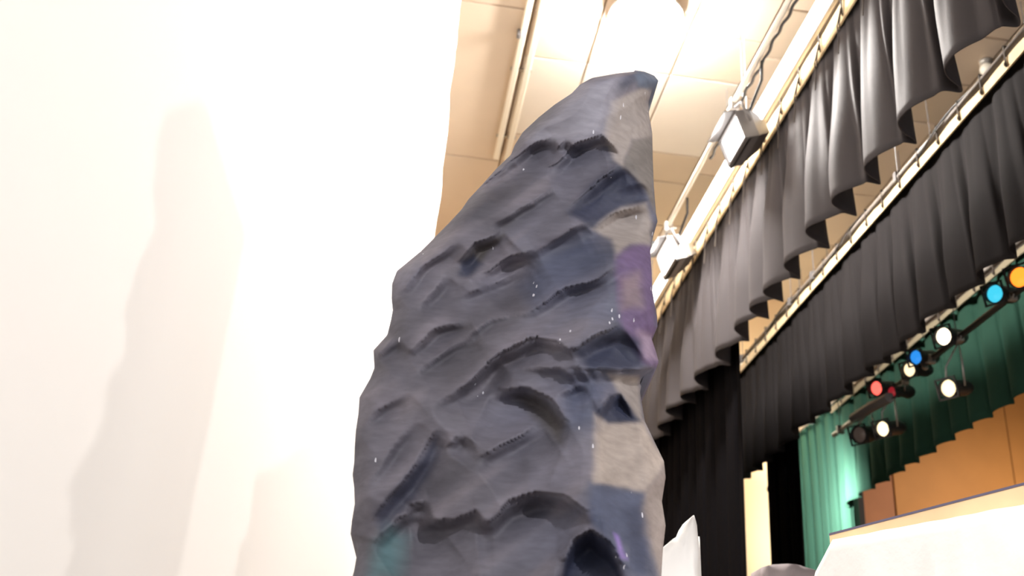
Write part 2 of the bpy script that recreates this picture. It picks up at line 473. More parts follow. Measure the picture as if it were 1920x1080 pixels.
def flood(label, y, dirv, scale, body, tint):
    t = empty('flood_light', (FX, y, FZ), label, 'stage light', 'flood lights on the pale pipe')
    A = aim_matrix(dirv).to_4x4()
    c = Vector((-0.03, 0, -0.34))
    Mx = Matrix.Translation(c) @ A @ Matrix.Scale(scale, 4)
    def part(name, fn, m, smooth=False):
        bm = bmesh.new(); fn(bm)
        for v in bm.verts: v.co = Mx @ v.co
        return bm_obj(name, bm, m, t, smooth)
    def housing(bm):
        w, h, d = 0.165, 0.095, 0.20
        fr = [bm.verts.new((sx * w, sy * h, 0)) for sx, sy in ((-1, -1), (1, -1), (1, 1), (-1, 1))]
        md = [bm.verts.new((sx * w, sy * h, -d * 0.45)) for sx, sy in ((-1, -1), (1, -1), (1, 1), (-1, 1))]
        bk = [bm.verts.new((sx * w * 0.6, sy * h * 0.5, -d)) for sx, sy in ((-1, -1), (1, -1), (1, 1), (-1, 1))]
        inn = [bm.verts.new((sx * (w - 0.012), sy * (h - 0.012), 0)) for sx, sy in ((-1, -1), (1, -1), (1, 1), (-1, 1))]
        ind = [bm.verts.new((sx * (w - 0.012), sy * (h - 0.012), -0.03)) for sx, sy in ((-1, -1), (1, -1), (1, 1), (-1, 1))]
        for a, b in ((md, fr), (bk, md), (fr, inn), (inn, ind)):
            for k in range(4):
                bm.faces.new((a[k], a[(k + 1) % 4], b[(k + 1) % 4], b[k]))
        bm.faces.new(bk[::-1]); bm.faces.new(ind)
    part('housing', housing, body)
    part('lens', lambda bm: add_box(bm, (-0.15, -0.08, -0.026), (0.15, 0.08, -0.016)), mat('flood_lens', (1, 1, 1), 0.3, 0.4, emit=(1, 0.96, 0.92), es=6.0))
    part('barn_door', lambda bm: add_box(bm, (-0.165, 0.097, -0.01), (0.165, 0.103, 0.07), None), M_fgrey)
    part('barn_door', lambda bm: add_box(bm, (-0.165, -0.106, 0.0), (0.165, -0.097, 0.03), Matrix.Rotation(R(20), 4, 'X')), M_dark)
    part('vent_slot', lambda bm: [add_box(bm, (-0.168, -0.07 + i * 0.04, -0.08), (-0.162, -0.055 + i * 0.04, -0.02)) for i in range(4)], M_dark)
    side = A @ Vector((1, 0, 0)) * (0.19 * scale)
    bm = bmesh.new()
    add_tube(bm, [c + side - A @ Vector((0, 0, 0.07)), c + side + Vector((0.0, 0, 0.17)), Vector((0, 0, -0.05)), c - side + Vector((0, 0, 0.17)), c - side - A @ Vector((0, 0, 0.07))], 0.011, 6)
    bm_obj('yoke', bm, M_fgrey, t, True)
    bm = bmesh.new()
    add_box(bm, (-0.035, -0.025, -0.07), (0.035, 0.025, 0.035), None, 0.008)
    add_tube(bm, [(0.03, 0, -0.02), (0.075, 0, -0.02)], 0.009, 6)
    bm_obj('clamp', bm, M_steel, t)
    bm = bmesh.new()
    add_tube(bm, [(0.02, -0.55, -0.03), (0.05, -0.45, -0.12), (0.03, -0.3, -0.22), (0.06, -0.15, -0.18), (0.02, -0.05, -0.20), c + Vector((0.05, 0, 0.03))], 0.011, 6)
    bm_obj('power_cord', bm, M_dark, t, True)
    d = Vector(dirv).normalized()
    spot('flood_beam', t, c + d * 0.06, d, tint, 146, (1, 0.95, 0.9), 0.9, 0.1)
    return t
flood('dark grey flood light nearest, hung on the pale pipe', 6.35, (-0.946, 0.0, -0.32), 1.22, M_fgrey, 650)
flood('pale grey flood light farther along the pipe beside the rock', 8.25, (-0.946, 0.0, -0.32), 1.22, mat('flood_pale', (0.45, 0.42, 0.40), 0.4, 0.5), 650)

# small dark fitting above second flood
t = empty('pipe_fitting', (FX - 0.02, 8.75, FZ), 'small dark cross fitting on the ceiling side of the pale pipe', 'fitting')
bm = bmesh.new(); add_box(bm, (-0.03, -0.05, -0.03), (0.03, 0.05, 0.09), None, 0.01); bm_obj('body', bm, M_dark, t)
bm = bmesh.new(); add_tube(bm, [(-0.13, 0, 0.06), (0.05, 0, 0.06)], 0.016, 6); bm_obj('handle', bm, M_dark, t)

# ------------------------------------------------------------------ electric with coloured stage lights
EX, EZ = 4.12, 3.50 + EYE
batten('dark lighting pipe that carries the coloured stage lights in front of the green valance', EX, 1.0, 9.35, EZ, 0.024, (1.5, 4.0, 7.0, 9.2), M_dark, name='lighting_pipe')

def par_can(label, p, dirv, r, col, es, group='stage lights in front of the green valance', body=M_dark, above=None, energy=0, angle=40, name='stage_light'):
    """p = lens centre in the world"""
    p = Vector(p)
    root_loc = Vector((EX, p.y, EZ))
    t = empty(name, root_loc, label, 'stage light', group)
    c = p - root_loc
    d = Vector(dirv).normalized()
    A = aim_matrix(d).to_4x4()
    Mx = Matrix.Translation(c) @ A
    bm = bmesh.new()
    add_lathe(bm, [(0.0, -0.30), (0.045, -0.30), (0.06, -0.24), (r * 0.98, -0.16), (r * 1.06, -0.05), (r * 1.10, 0.035), (r * 1.02, 0.035), (r * 1.0, -0.02)], 20, Mx)
    bm_obj('can', bm, body, t, True)
    bm = bmesh.new()
    add_lathe(bm, [(r * 1.0, -0.005), (r * 0.8, 0.006), (r * 0.4, 0.014), (0.001, 0.017)], 20, Mx)
    nm = 'lens_%d' % (len(MATS))
    ml = bpy.data.materials.new(nm); ml.use_nodes = True
    b = ml.node_tree.nodes['Principled BSDF']
    b.inputs['Base Color'].default_value = (*[0.3 * k for k in col], 1)
    b.inputs['Roughness'].default_value = 0.3
    if es:
        b.inputs['Emission Color'].default_value = (*col, 1)
        b.inputs['Emission Strength'].default_value = es
    bm_obj('lens', bm, ml, t, True)
    bm = bmesh.new()
    h = r * 1.25
    for s in (-1, 1):
        add_box(bm, (s * h, -h, 0.03), (s * (h - 0.012), h, 0.045), Mx)
        add_box(bm, (-h, s * h, 0.03), (h, s * (h - 0.012), 0.045), Mx)
    bm_obj('gel_frame', bm, M_dark, t)
    side = A @ Vector((r * 1.15, 0, 0)); bk = A @ Vector((0, 0, -0.10))
    top = Vector((0, 0, -0.03))
    if (c - top).length < 0.10:
        top = Vector((0, 0, 0.03))
    mid = (c + top) * 0.5
    bm = bmesh.new()
    add_tube(bm, [c + side + bk, mid + side * 0.9, top, mid - side * 0.9, c - side + bk], 0.008, 6)
    bm_obj('yoke', bm, M_steel, t, True)
    bm = bmesh.new(); add_box(bm, (-0.03, -0.02, -0.04), (0.03, 0.02, 0.035), None, 0.006)
    bm_obj('clamp', bm, M_steel, t)
    if energy:
        spot('beam', t, c + d * 0.06, d, energy, angle, col, 0.5, r * 0.8)
    return t

AIMC = (-0.80, -0.52, -0.30)
warm = (1.0, 0.78, 0.46)
specs = [
    ('stage light with a glowing orange lens, highest and rightmost in the row', (1913, 520), 0.068, (1.0, 0.22, 0.02), 2.4),
    ('stage light with a cyan lens next to the orange one', (1867, 551), 0.062, (0.06, 0.62, 0.85), 1.1),
    ('stage light with a warm white lens below the cyan one', (1771, 631), 0.066, (1.0, 0.85, 0.62), 3.0),
    ('stage light with a deep blue lens', (1719, 670), 0.056, (0.03, 0.30, 0.90), 1.0),
    ('stage light with a cream lens just below the blue one', (1707, 693), 0.056, warm, 1.7),
    ('stage light with a cream lens hung low on a forked yoke', (1780, 728), 0.064, (1.0, 0.80, 0.48), 1.9),
    ('stage light with a bright red lens', (1645, 728), 0.060, (1.0, 0.12, 0.09), 2.0),
    ('stage light with a dim dark red lens beside the bright red one', (1674, 735), 0.045, (0.40, 0.02, 0.03), 0.7),
    ('lowest lit stage light, cream lens before the green folds', (1657, 804), 0.062, (1.0, 0.82, 0.5), 2.2),
    ('unlit stage light with a dull brown lens, lowest in the row', (1613, 815), 0.070, (0.30, 0.22, 0.18), 0.12),  # lens is off but given a faint glow of its own
]
for lab, (px, py), r, col, es in specs:
    par_can(lab, atX(px, py, EX - 0.12), AIMC, r, col, es)
# grey accessory arm between the red light and the unlit one
t = empty('light_bracket', (EX - 0.05, 9.2, EZ), 'grey hinged bracket slanting between the red and the unlit stage light', 'bracket')
p0, p1 = atX(1600, 785, EX - 0.16) - t.location, atX(1668, 745, EX - 0.16) - t.location
bm = bmesh.new(); add_tube(bm, [p0, p0.lerp(p1, 0.5) + Vector((0, 0, 0.01)), p1], 0.045, 6); bm_obj('arm', bm, M_fgrey, t)
bm = bmesh.new(); add_tube(bm, [p1, Vector((0.05, 0.0, 0.0))], 0.02, 6); bm_obj('bar', bm, M_fgrey, t)

# spot lamps on floor stands; the two behind the camera are added fill
def boom_light(label, loc, dirv, energy, angle, col, r=0.09):
    t = empty('boom_light', (loc[0], loc[1], 0), label, 'stage light')
    bm = bmesh.new(); add_lathe(bm, [(0.0, 0.0), (0.28, 0.0), (0.28, 0.03), (0.04, 0.05), (0.03, 0.08)], 20); bm_obj('base', bm, M_dark, t, True)
    tube_obj('pole', [(0, 0, 0.04), (0, 0, loc[2] - 0.15)], 0.022, M_dark, t)
    d = Vector(dirv).normalized(); c = Vector((0, 0, loc[2]))
    Mx = Matrix.Translation(c) @ aim_matrix(d).to_4x4()
    bm = bmesh.new(); add_lathe(bm, [(0.0, -0.30), (0.05, -0.30), (r, -0.16), (r * 1.1, 0.03), (r, 0.03), (r, -0.02)], 20, Mx); bm_obj('can', bm, M_dark, t, True)
    bm = bmesh.new(); add_lathe(bm, [(r, -0.005), (r * 0.5, 0.01), (0.001, 0.014)], 20, Mx); bm_obj('lens', bm, mat('boom_lens', (1, 1, 1), emit=(1, 0.95, 0.9), es=15), t, True)
    bm = bmesh.new(); add_tube(bm, [c + Vector((0, r * 1.15, 0)), c + Vector((0, r, -0.15)), c + Vector((0, 0, -0.17)), c + Vector((0, -r, -0.15)), c + Vector((0, -r * 1.15, 0))], 0.009, 6); bm_obj('yoke', bm, M_steel, t, True)
    spot('beam', t, c + d * 0.06, d, energy, angle, col, 0.6, 0.07)
boom_light('stage light on a boom stand in the near wing, out of the picture', (4.2, 2.0, 2.55 + EYE), (-4.6, 0.6, -0.9), 150, 60, (1, 0.95, 0.90))
boom_light('added fill light on a stand behind the camera aimed at the white iceberg, out of the picture', (1.0, -1.6, 2.3 + EYE), (0.75, 4.6, -1.9), 1250, 30, (1, 0.96, 0.95))  # added fill, brightens the iceberg front
boom_light('added fill light on a stand behind the camera aimed at the backdrop, out of the picture', (1.7, -1.9, 2.6 + EYE), (-2.5, 4.6, -0.9), 520, 50, (1, 0.97, 0.95))  # added fill, brightens the backdrop and the rock front

# ------------------------------------------------------------------ wing lamps hidden behind the legs
def wing_lamp(label, loc, energy, col, stand):
    t = empty('wing_lamp', (loc[0], loc[1], 0), label, 'lamp')
    bm = bmesh.new(); add_lathe(bm, [(0.0, 0.0), (0.22, 0.0), (0.22, 0.03), (0.03, 0.05), (0.02, 0.06)], 20); bm_obj('base', bm, M_dark, t, True)
    tube_obj('pole', [(0, 0, 0.04), (0, 0, loc[2] - 0.1)], 0.018, M_dark, t)
    bm = bmesh.new(); add_lathe(bm, [(0.03, -0.12), (0.05, -0.09), (0.05, -0.065)], 14, Matrix.Translation((0, 0, loc[2]))); bm_obj('socket', bm, M_dark, t, True)
    bm = bmesh.new(); add_lathe(bm, [(0.04, -0.068)] + [(0.075 * math.sin(a), -0.075 * math.cos(a)) for a in [R(35 + 14.4 * i) for i in range(10)]] + [(0.001, 0.075)], 14, Matrix.Translation((0, 0, loc[2])))
    bm_obj('bulb', bm, mat('bulb_%s' % label[:9], (1, 1, 1), emit=col, es=energy / (4 * math.pi * math.pi * 0.075 ** 2)), t, True)
wing_lamp('bright wing lamp on a pole behind the second black border', (3.84, 11.4, 4.45 + EYE), 90, (1, 0.88, 0.66), True)
boom_light('stage light on a boom stand behind the narrow black leg, aimed at the green curtain', (3.97, 10.12, 3.1 + EYE), (0.85, 0.42, -0.05), 400, 150, (1, 0.97, 0.92), 0.07)
# auditorium pendant
t = empty('pendant_lamp', (8.2, 10.0, 5.2 + EYE), 'hanging auditorium lamp out of view to the right', 'lamp')
bm = bmesh.new(); add_lathe(bm, [(0.02, 0.25), (0.05, 0.2), (0.20, 0.05), (0.22, 0.0)], 20); bm_obj('shade', bm, M_dark, t, True)
bm = bmesh.new(); add_lathe(bm, [(0.2, 0.02), (0.15, -0.03), (0.001, -0.05)], 20); bm_obj('bulb', bm, mat('pendant_glow', (1, 1, 1), emit=(1, 0.9, 0.75), es=800), t, True)
tube_obj('cord', [(0, 0, 0.24), (0, 0, 2.0)], 0.008, M_dark, t)

# ------------------------------------------------------------------ white backdrop
P0 = Vector((-1.30, 0.75)); P1 = Vector((0.085, 6.5))
dirv = (P1 - P0); L = dirv.length; dirv.normalize()
nrm = Vector((dirv.y, -dirv.x))
t = empty('white_backdrop', ((P0.x + P1.x) / 2, (P0.y + P1.y) / 2, 0), 'huge white cloth backdrop filling the left side behind the rock', 'backdrop')
V, F = [], []
NU, NV = 90, 70
for i in range(NU + 1):
    u = i / NU
    for k in range(NV + 1):
        v = k / NV
        z = 0.02 + v * (ZC - 0.32)
        e = 0.0
        if u > 0.9:
            e = (u - 0.9) / 0.1 * (0.02 * noise.noise(Vector((0, 0, z * 2.3))) + 0.012 * noise.noise(Vector((3, 0, z * 7))))
        off = 0.010 * noise.noise(Vector((u * 6, z * 0.6, 1))) 
        p = P0 + dirv * (u * L + e * 3) + nrm * off
        V.append((p.x - t.location.x, p.y - t.location.y, z))
for i in range(NU):
    for k in range(NV):
        a = i * (NV + 1) + k
        F.append((a, a + NV + 1, a + NV + 2, a + 1))
o = mesh('cloth', V, F, M_white, t, True)
so = o.modifiers.new('thick', 'SOLIDIFY'); so.thickness = 0.008; so.offset = 0
bm = bmesh.new()
a3 = Vector((P0.x - t.location.x, P0.y - t.location.y, ZC - 0.26)); b3 = Vector((P1.x - t.location.x, P1.y - t.location.y, ZC - 0.26))
add_tube(bm, [a3, b3], 0.03, 8); bm_obj('top_pipe', bm, M_pipe, t, True)
for f in (0.1, 0.5, 0.9):
    p = a3.lerp(b3, f); tube_obj('lift_cable', [p, Vector((p.x, p.y, ZC - 0.01))], 0.005, M_fgrey, t, 5)

# ------------------------------------------------------------------ the dark carved rock
RY = 2.6
def interp(pts, z):
    if z >= pts[0][1]: return pts[0][0]
    for (xa, za), (xb, zb) in zip(pts, pts[1:]):
        if za >= z >= zb:
            f = 0 if za == zb else (za - z) / (za - zb)
            return xa + (xb - xa) * f
    return pts[-1][0]

def w2(px, py):
    p = atY(px, py, RY)
    return (p.x, p.z)
left_px = [(1190, 134), (1160, 137), (1110, 146), (1088, 158), (1072, 175), (1040, 196), (1010, 220), (980, 248), (965, 272), (958, 290), (930, 317), (905, 345), (878, 374),
           (866, 392), (840, 420), (815, 445), (790, 470), (760, 495), (744, 508), (735, 532), (734, 560), (737, 578), (733, 600), (726, 628), (700, 657), (702, 690), (694, 710), (674, 745), (672, 775), (667, 808), (665, 838),
           (664, 868), (661, 890), (664, 915), (665, 945), (660, 975), (657, 1003), (668, 1015), (670, 1035), (664, 1070), (650, 1120), (640, 1200)]
right_px = [(1208, 134), (1226, 141), (1235, 152), (1222, 170), (1216, 190), (1217, 215), (1223, 250), (1224, 300), (1226, 350), (1230, 400), (1233, 415), (1224, 445), (1219, 470), (1222, 510),
            (1223, 545), (1232, 595), (1233, 612), (1221, 632), (1230, 660), (1235, 678), (1231, 690), (1206, 706), (1200, 735), (1209, 790), (1228, 830), (1245, 865), (1248, 895), (1241, 940), (1248, 985), (1243, 1030), (1240, 1080), (1246, 1150), (1250, 1200)]
LP = [w2(*p) for p in left_px]
RP = [w2(*p) for p in right_px]
LP.sort(key=lambda q: -q[1]); RP.sort(key=lambda q: -q[1])
# down to the floor
LP += [(LP[-1][0] - 0.03, 1.3), (LP[-1][0] - 0.10, 0.8), (LP[-1][0] - 0.09, 0.4), (LP[-1][0] - 0.16, 0.0)]
RP += [(RP[-1][0] + 0.02, 1.3), (RP[-1][0] + 0.08, 0.8), (RP[-1][0] + 0.07, 0.4), (RP[-1][0] + 0.12, 0.0)]
ZT = max(LP[0][1], RP[0][1])

def poly(*pts): return [w2(*p) for p in pts]
LEDGES = [  # (crest polyline in the photograph's pixels, depth, reach)
    ([(950, 307), (1007, 267), (1027, 263)], .030, .045), ([(1043, 280), (1057, 263)], .022, .02),
    ([(1033, 313), (1083, 266), (1127, 253), (1150, 273)], .040, .10), ([(905, 349), (953, 307)], .025, .04),
    ([(1073, 383), (1123, 340), (1153, 315)], .040, .08), ([(863, 487), (890, 456), (933, 438)], .040, .05),
    ([(907, 512), (957, 482), (992, 473)], .030, .045), ([(757, 545), (790, 502), (847, 462)], .022, .05),
    ([(788, 576), (833, 523)], .022, .03), ([(873, 552), (923, 534), (977, 508)], .022, .05),
    ([(990, 587), (1057, 543), (1120, 523), (1153, 503)], .034, .08), ([(873, 723), (940, 657), (1000, 633), (1040, 637), (1067, 655)], .055, .11),
    ([(1077, 655), (1107, 633), (1153, 611)], .065, .08), ([(773, 657), (813, 617), (867, 603)], .026, .07),
    ([(817, 757), (853, 737), (923, 682)], .026, .06), ([(940, 732), (990, 726), (1033, 748), (1062, 785)], .050, .07),
    ([(708, 668), (740, 637)], .022, .04), ([(900, 857), (960, 823), (1003, 798)], .040, .04),
    ([(705, 962), (773, 880), (813, 813)], .042, .045), ([(838, 842), (860, 813)], .030, .03), ([(763, 945), (800, 937)], .026, .025),
    ([(913, 979), (957, 937), (1007, 923), (1057, 927), (1103, 955)], .060, .12), ([(787, 977), (847, 973), (893, 960), (910, 975)], .035, .06),
    ([(703, 1012), (750, 970), (787, 953)], .035, .08), ([(1057, 1050), (1080, 1010), (1107, 993), (1140, 1013), (1170, 1060)], .075, .12),
    ([(1122, 772), (1140, 748), (1160, 738), (1185, 770)], .040, .05), ([(1110, 432), (1150, 400), (1195, 388)], .025, .05),
    ([(1080, 690), (1150, 695), (1205, 692), (1232, 684)], .050, .05), ([(1045, 740), (1090, 720)], .02, .05),
    ([(690, 905), (730, 850), (770, 800)], .018, .05), ([(680, 800), (720, 760), (760, 742)], .018, .05),
    ([(930, 420), (985, 385), (1040, 355)], .018, .06), ([(1010, 470), (1070, 430), (1105, 415)], .018, .06),
    ([(860, 640), (920, 600), (985, 585)], .016, .06), ([(780, 700), (840, 655), (880, 640)], .016, .05), ([(980, 690), (1050, 690), (1090, 720)], .018, .06),
]
LEDGES = [(poly(*p), d * 1.5, r_ * 1.25) for p, d, r_ in LEDGES]
def seg_info(p, a, b):
    ax, az = a; bx, bz = b
    dx, dz = bx - ax, bz - az
    l2 = dx * dx + dz * dz
    tt = ((p[0] - ax) * dx + (p[1] - az) * dz) / l2
    tc_ = max(0.0, min(1.0, tt))
    qx, qz = ax + dx * tc_, az + dz * tc_
    ex, ez = p[0] - qx, p[1] - qz
    side = dx * ez - dz * ex       # >0 above the crest for left-to-right polylines
    return math.hypot(ex, ez), side, tc_
LOC = []
for pl, dep, rc in LEDGES:
    (x0_, z0_), (x1_, z1_) = pl[0], pl[-1]
    ln = math.hypot(x1_ - x0_, z1_ - z0_)
    ux, uz = (x1_ - x0_) / ln, (z1_ - z0_) / ln
    prof = [(((px_ - x0_) * ux + (pz_ - z0_) * uz) / ln, -(px_ - x0_) * uz + (pz_ - z0_) * ux) for px_, pz_ in pl]
    LOC.append((x0_, z0_, ux, uz, ln, prof, dep, rc))
def crest(prof, u):
    if u <= prof[0][0]: return prof[0][1]
    for (ua, va), (ub, vb) in zip(prof, prof[1:]):
        if u <= ub:
            f = (u - ua) / (ub - ua); f = 0.5 * f + 0.5 * f * f * (3 - 2 * f)
            return va + (vb - va) * f
    return prof[-1][1]
def ledge_local(L_, x, z):
    """(signed distance below the crest, end fade) of one carved ledge, or None"""
    x0_, z0_, ux, uz, ln, prof, dep, rc = L_
    u = ((x - x0_) * ux + (z - z0_) * uz) / ln
    ext = 0.12
    if u < -ext or u > 1 + ext: return None
    f = (u + ext) / (1 + 2 * ext)
    fade = math.sin(math.pi * f) ** 0.8
    v = -(x - x0_) * uz + (z - z0_) * ux
    return crest(prof, u) - v, fade
def relief(x, z):
    h = 0.0
    wob = 0.006 * noise.noise(Vector((x * 14, z * 14, 31)))
    for L_ in LOC:
        q = ledge_local(L_, x, z)
        if q is None: continue
        sd, fade = q
        sd += wob
        dep, rc = L_[6], L_[7]
        if sd > rc * 5 or sd < -rc * 2: continue
        if sd > 0:
            w_ = 0.010 + 0.42 * dep
            a = min(1.0, sd / w_); a = a * a * (3 - 2 * a)
            h -= 1.05 * dep * fade * a * math.exp(-(sd / (rc * 2.0)) ** 1.5)
        else:
            h += dep * 0.30 * fade * math.exp(-(-sd / (rc * 0.7)) ** 1.4)
    # streaky scoops rising to the upper right
    ca, sa = math.cos(R(42)), math.sin(R(42))
    a, b = x * ca + z * sa, -x * sa + z * ca
    w = noise.noise(Vector((x * 4, z * 4, 8))) * 0.06
    n1 = noise.noise(Vector((a * 3.2, (b + w) * 9.0, 2.0)))
    n2 = 1 - abs(noise.noise(Vector((a * 4.0, (b + w) * 11.0, 5.0)))) * 2
    n3 = noise.noise(Vector((a * 9, b * 22, 7.0)))
    n0 = noise.noise(Vector((a * 1.8, (b + w) * 4.5, 12.0)))
    h += 0.045 * n0 + 0.030 * n1 + 0.010 * n2 + 0.004 * n3
    return h
# corner between the broad face and the narrow right-hand face
CORN = poly((1185, 120), (1148, 190), (1134, 250), (1153, 305), (1160, 340), (1120, 430), (1150, 470), (1158, 560), (1130, 640), (1140, 700), (1128, 745), (1112, 800), (1110, 880), (1106, 920), (1115, 1000), (1150, 1080), (1150, 1200))
CORN.sort(key=lambda q: -q[1]); CORN.append((CORN[-1][0], 0))

# paint patches
TAUPE, NAVY, PURP, TEAL, BLUE, LILAC, OLIVE, PALE_GLARE = (.34, .30, .285), (.030, .036, .070), (.155, .105, .21), (.10, .20, .22), (.085, .10, .165), (.17, .165, .21), (.075, .066, .060), (.36, .35, .41)
PATCH = [
    (poly((1146, 190), (1222, 158), (1216, 190), (1226, 262), (1185, 262), (1170, 315), (1152, 300), (1130, 248)), TAUPE, .012, 1.0),
    (poly((1185, 262), (1226, 255), (1228, 400), (1205, 350), (1168, 316)), (.20, .18, .17), .010, 1.0),
    (poly((1190, 128), (1240, 140), (1240, 160), (1215, 168), (1195, 160)), (.13, .16, .22), .010, .9),
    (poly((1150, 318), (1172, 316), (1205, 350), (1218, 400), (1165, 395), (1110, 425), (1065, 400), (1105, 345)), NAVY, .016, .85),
    (poly((1110, 428), (1165, 388), (1212, 380), (1222, 420), (1222, 470), (1180, 458), (1155, 485), (1145, 450)), TAUPE, .012, 1.0),
    (poly((1155, 478), (1185, 458), (1226, 462), (1228, 560), (1240, 690), (1200, 680), (1165, 610), (1158, 560)), PURP, .014, .95),
    (poly((1165, 520), (1200, 510), (1205, 575), (1165, 580)), (.27, .205, .22), .02, .8),
    (poly((1195, 620), (1222, 630), (1236, 676), (1205, 672)), (.33, .25, .34), .015, .9),
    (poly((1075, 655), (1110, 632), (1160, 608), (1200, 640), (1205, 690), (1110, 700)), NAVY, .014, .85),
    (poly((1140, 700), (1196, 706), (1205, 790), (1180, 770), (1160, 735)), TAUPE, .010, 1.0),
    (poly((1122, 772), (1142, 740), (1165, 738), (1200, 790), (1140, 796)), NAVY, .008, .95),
    (poly((1116, 775), (1140, 795), (1205, 790), (1250, 870), (1210, 925), (1112, 905), (1110, 850)), (.40, .34, .305), .010, 1.0),
    (poly((1205, 925), (1252, 865), (1252, 1100), (1225, 1090), (1198, 990)), (.27, .225, .21), .012, 1.0),
    (poly((1105, 905), (1205, 925), (1210, 1000), (1240, 1100), (1170, 1060), (1105, 975)), BLUE, .014, .9),
    (poly((1170, 960), (1205, 945), (1215, 1020), (1240, 1100), (1190, 1070)), NAVY, .02, .7),
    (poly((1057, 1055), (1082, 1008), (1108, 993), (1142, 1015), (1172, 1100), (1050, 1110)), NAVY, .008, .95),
    (poly((1150, 1000), (1160, 1005), (1176, 1050), (1166, 1048)), (.30, .20, .55), .008, .9),
    (poly((705, 1020), (730, 985), (760, 1010), (750, 1085), (690, 1085)), TEAL, .03, .8),
    (poly((862, 490), (895, 458), (945, 440), (905, 490), (885, 515)), OLIVE, .012, .8),
    (poly((862, 490), (885, 478), (905, 495), (880, 520), (862, 515)), NAVY, .012, .8),
    (poly((745, 510), (790, 480), (790, 510), (760, 545), (738, 560)), LILAC, .012, .8),
    (poly((990, 260), (1090, 160), (1160, 140), (1146, 200), (1132, 250), (1080, 265)), PALE_GLARE, .03, .75),  # pale upper face, lightened further to imitate lens glare
    (poly((1040, 340), (1100, 300), (1150, 285), (1150, 310), (1100, 345), (1040, 400)), LILAC, .03, .5),
    (poly((1010, 480), (1100, 440), (1150, 480), (1120, 520), (1000, 580), (980, 540)), BLUE, .04, .7),
    (poly((1055, 700), (1130, 690), (1120, 800), (1060, 800)), BLUE, .03, .6),
    (poly((1000, 860), (1110, 800), (1108, 900), (1060, 920), (1000, 910)), LILAC, .03, .8),
    (poly((960, 740), (1010, 735), (1060, 790), (1050, 830), (1000, 780)), OLIVE, .02, .8),
    (poly((1040, 650), (1060, 600), (1150, 605), (1075, 655)), LILAC, .02, .6),
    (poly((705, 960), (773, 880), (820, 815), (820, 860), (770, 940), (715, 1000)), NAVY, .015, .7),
    (poly((850, 540), (960, 490), (980, 510), (870, 590)), LILAC, .03, .5),
]
def inside(p, pl):
    c = False; n = len(pl); j = n - 1
    for i in range(n):
        if (pl[i][1] > p[1]) != (pl[j][1] > p[1]) and p[0] < (pl[j][0] - pl[i][0]) * (p[1] - pl[i][1]) / (pl[j][1] - pl[i][1]) + pl[i][0]:
            c = not c
        j = i
    return c
PB = [(min(q[0] for q in pl), max(q[0] for q in pl), min(q[1] for q in pl), max(q[1] for q in pl)) for pl, *_ in PATCH]
def paint(x, z):
    wx = 0.006 * noise.noise(Vector((x * 25, z * 25, 1))); wz = 0.006 * noise.noise(Vector((x * 25, z * 25, 9)))
    ca, sa = math.cos(R(42)), math.sin(R(42))
    a, b = x * ca + z * sa, -x * sa + z * ca
    n = noise.noise(Vector((a * 3, b * 8, 3.3)))
    n2 = noise.noise(Vector((a * 5, b * 20, 6.3)))
    base = Vector((.092, .088, .108))
    f = max(0, min(1, (x - 0.25) * 1.6 + 0.25 * n))
    base = base.lerp(Vector((.085, .095, .145)), f)       # bluer towards the corner
    base = base * 1.35 * (1 + 0.45 * n + 0.30 * n2)
    if n2 > 0.25: base = base.lerp(Vector((.22, .20, .23)), min(1, (n2 - .25) * 2))
    c = base
    for L_ in LOC:      # lighter tone along the crests, painted as if lit from above
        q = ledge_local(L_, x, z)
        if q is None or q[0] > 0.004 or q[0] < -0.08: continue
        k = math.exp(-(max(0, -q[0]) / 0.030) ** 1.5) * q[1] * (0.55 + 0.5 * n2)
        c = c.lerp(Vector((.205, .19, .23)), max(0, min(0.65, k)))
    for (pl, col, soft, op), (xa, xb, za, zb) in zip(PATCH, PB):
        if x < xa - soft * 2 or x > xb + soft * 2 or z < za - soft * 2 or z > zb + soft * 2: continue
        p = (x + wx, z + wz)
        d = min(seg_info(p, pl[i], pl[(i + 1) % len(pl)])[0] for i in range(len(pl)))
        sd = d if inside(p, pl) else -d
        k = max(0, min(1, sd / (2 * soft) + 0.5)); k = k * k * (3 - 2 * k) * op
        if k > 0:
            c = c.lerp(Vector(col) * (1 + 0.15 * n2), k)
    return c

rock = empty('rock_prop', ((LP[-1][0] + RP[-1][0]) / 2, RY + 0.2, 0), 'tall dark slate grey carved rock prop towering in the middle', 'stage rock')
ro = rock.location
NR, NCc = 330, 150
rowz = []
zmid = 1.9
for i in range(NR + 1):
    f = i / NR
    # dense above the frame's lower edge, coarse below
    if f < 0.92: rowz.append(ZT - (ZT - zmid) * f / 0.92)
    else: rowz.append(zmid * (1 - (f - 0.92) / 0.08))
V, CC, F = [], [], []
for z in rowz:
    xl, xr = interp(LP, z), interp(RP, z)
    if xr - xl < 0.01: xr = xl + 0.01
    xc = interp(CORN, z)
    for j in range(NCc + 1):
        u = j / NCc
        x = xl + (xr - xl) * u
        # broad face recedes to the left, the narrow face recedes to the right
        if x < xc: dep = (xc - x) * 0.30
        else: dep = (x - xc) * 0.85
        if abs(x - xc) < 0.025:
            dep += 0.012 * (1 - abs(x - xc) / 0.025)
        edge = min(u, 1 - u) * (xr - xl)
        ef = max(0, 1 - edge / 0.05)
        top = max(0, 1 - (ZT - z) / 0.05)
        dep += 0.05 * ef * ef + 0.03 * top * top
        y = RY + dep - relief(x, z)
        k = y / RY                     # slide along the sight line so the outline keeps its place
        V.append((x * k - ro.x, y - ro.y, (EYE + (z - EYE) * k if z > 1.0 else z * (1 - (1 - (EYE + (1.0 - EYE) * k)) * 1.0) if False else (EYE + (z - EYE) * k) * (1 if z > 1.0 else 1)) - ro.z))
        CC.append(paint(x, z))
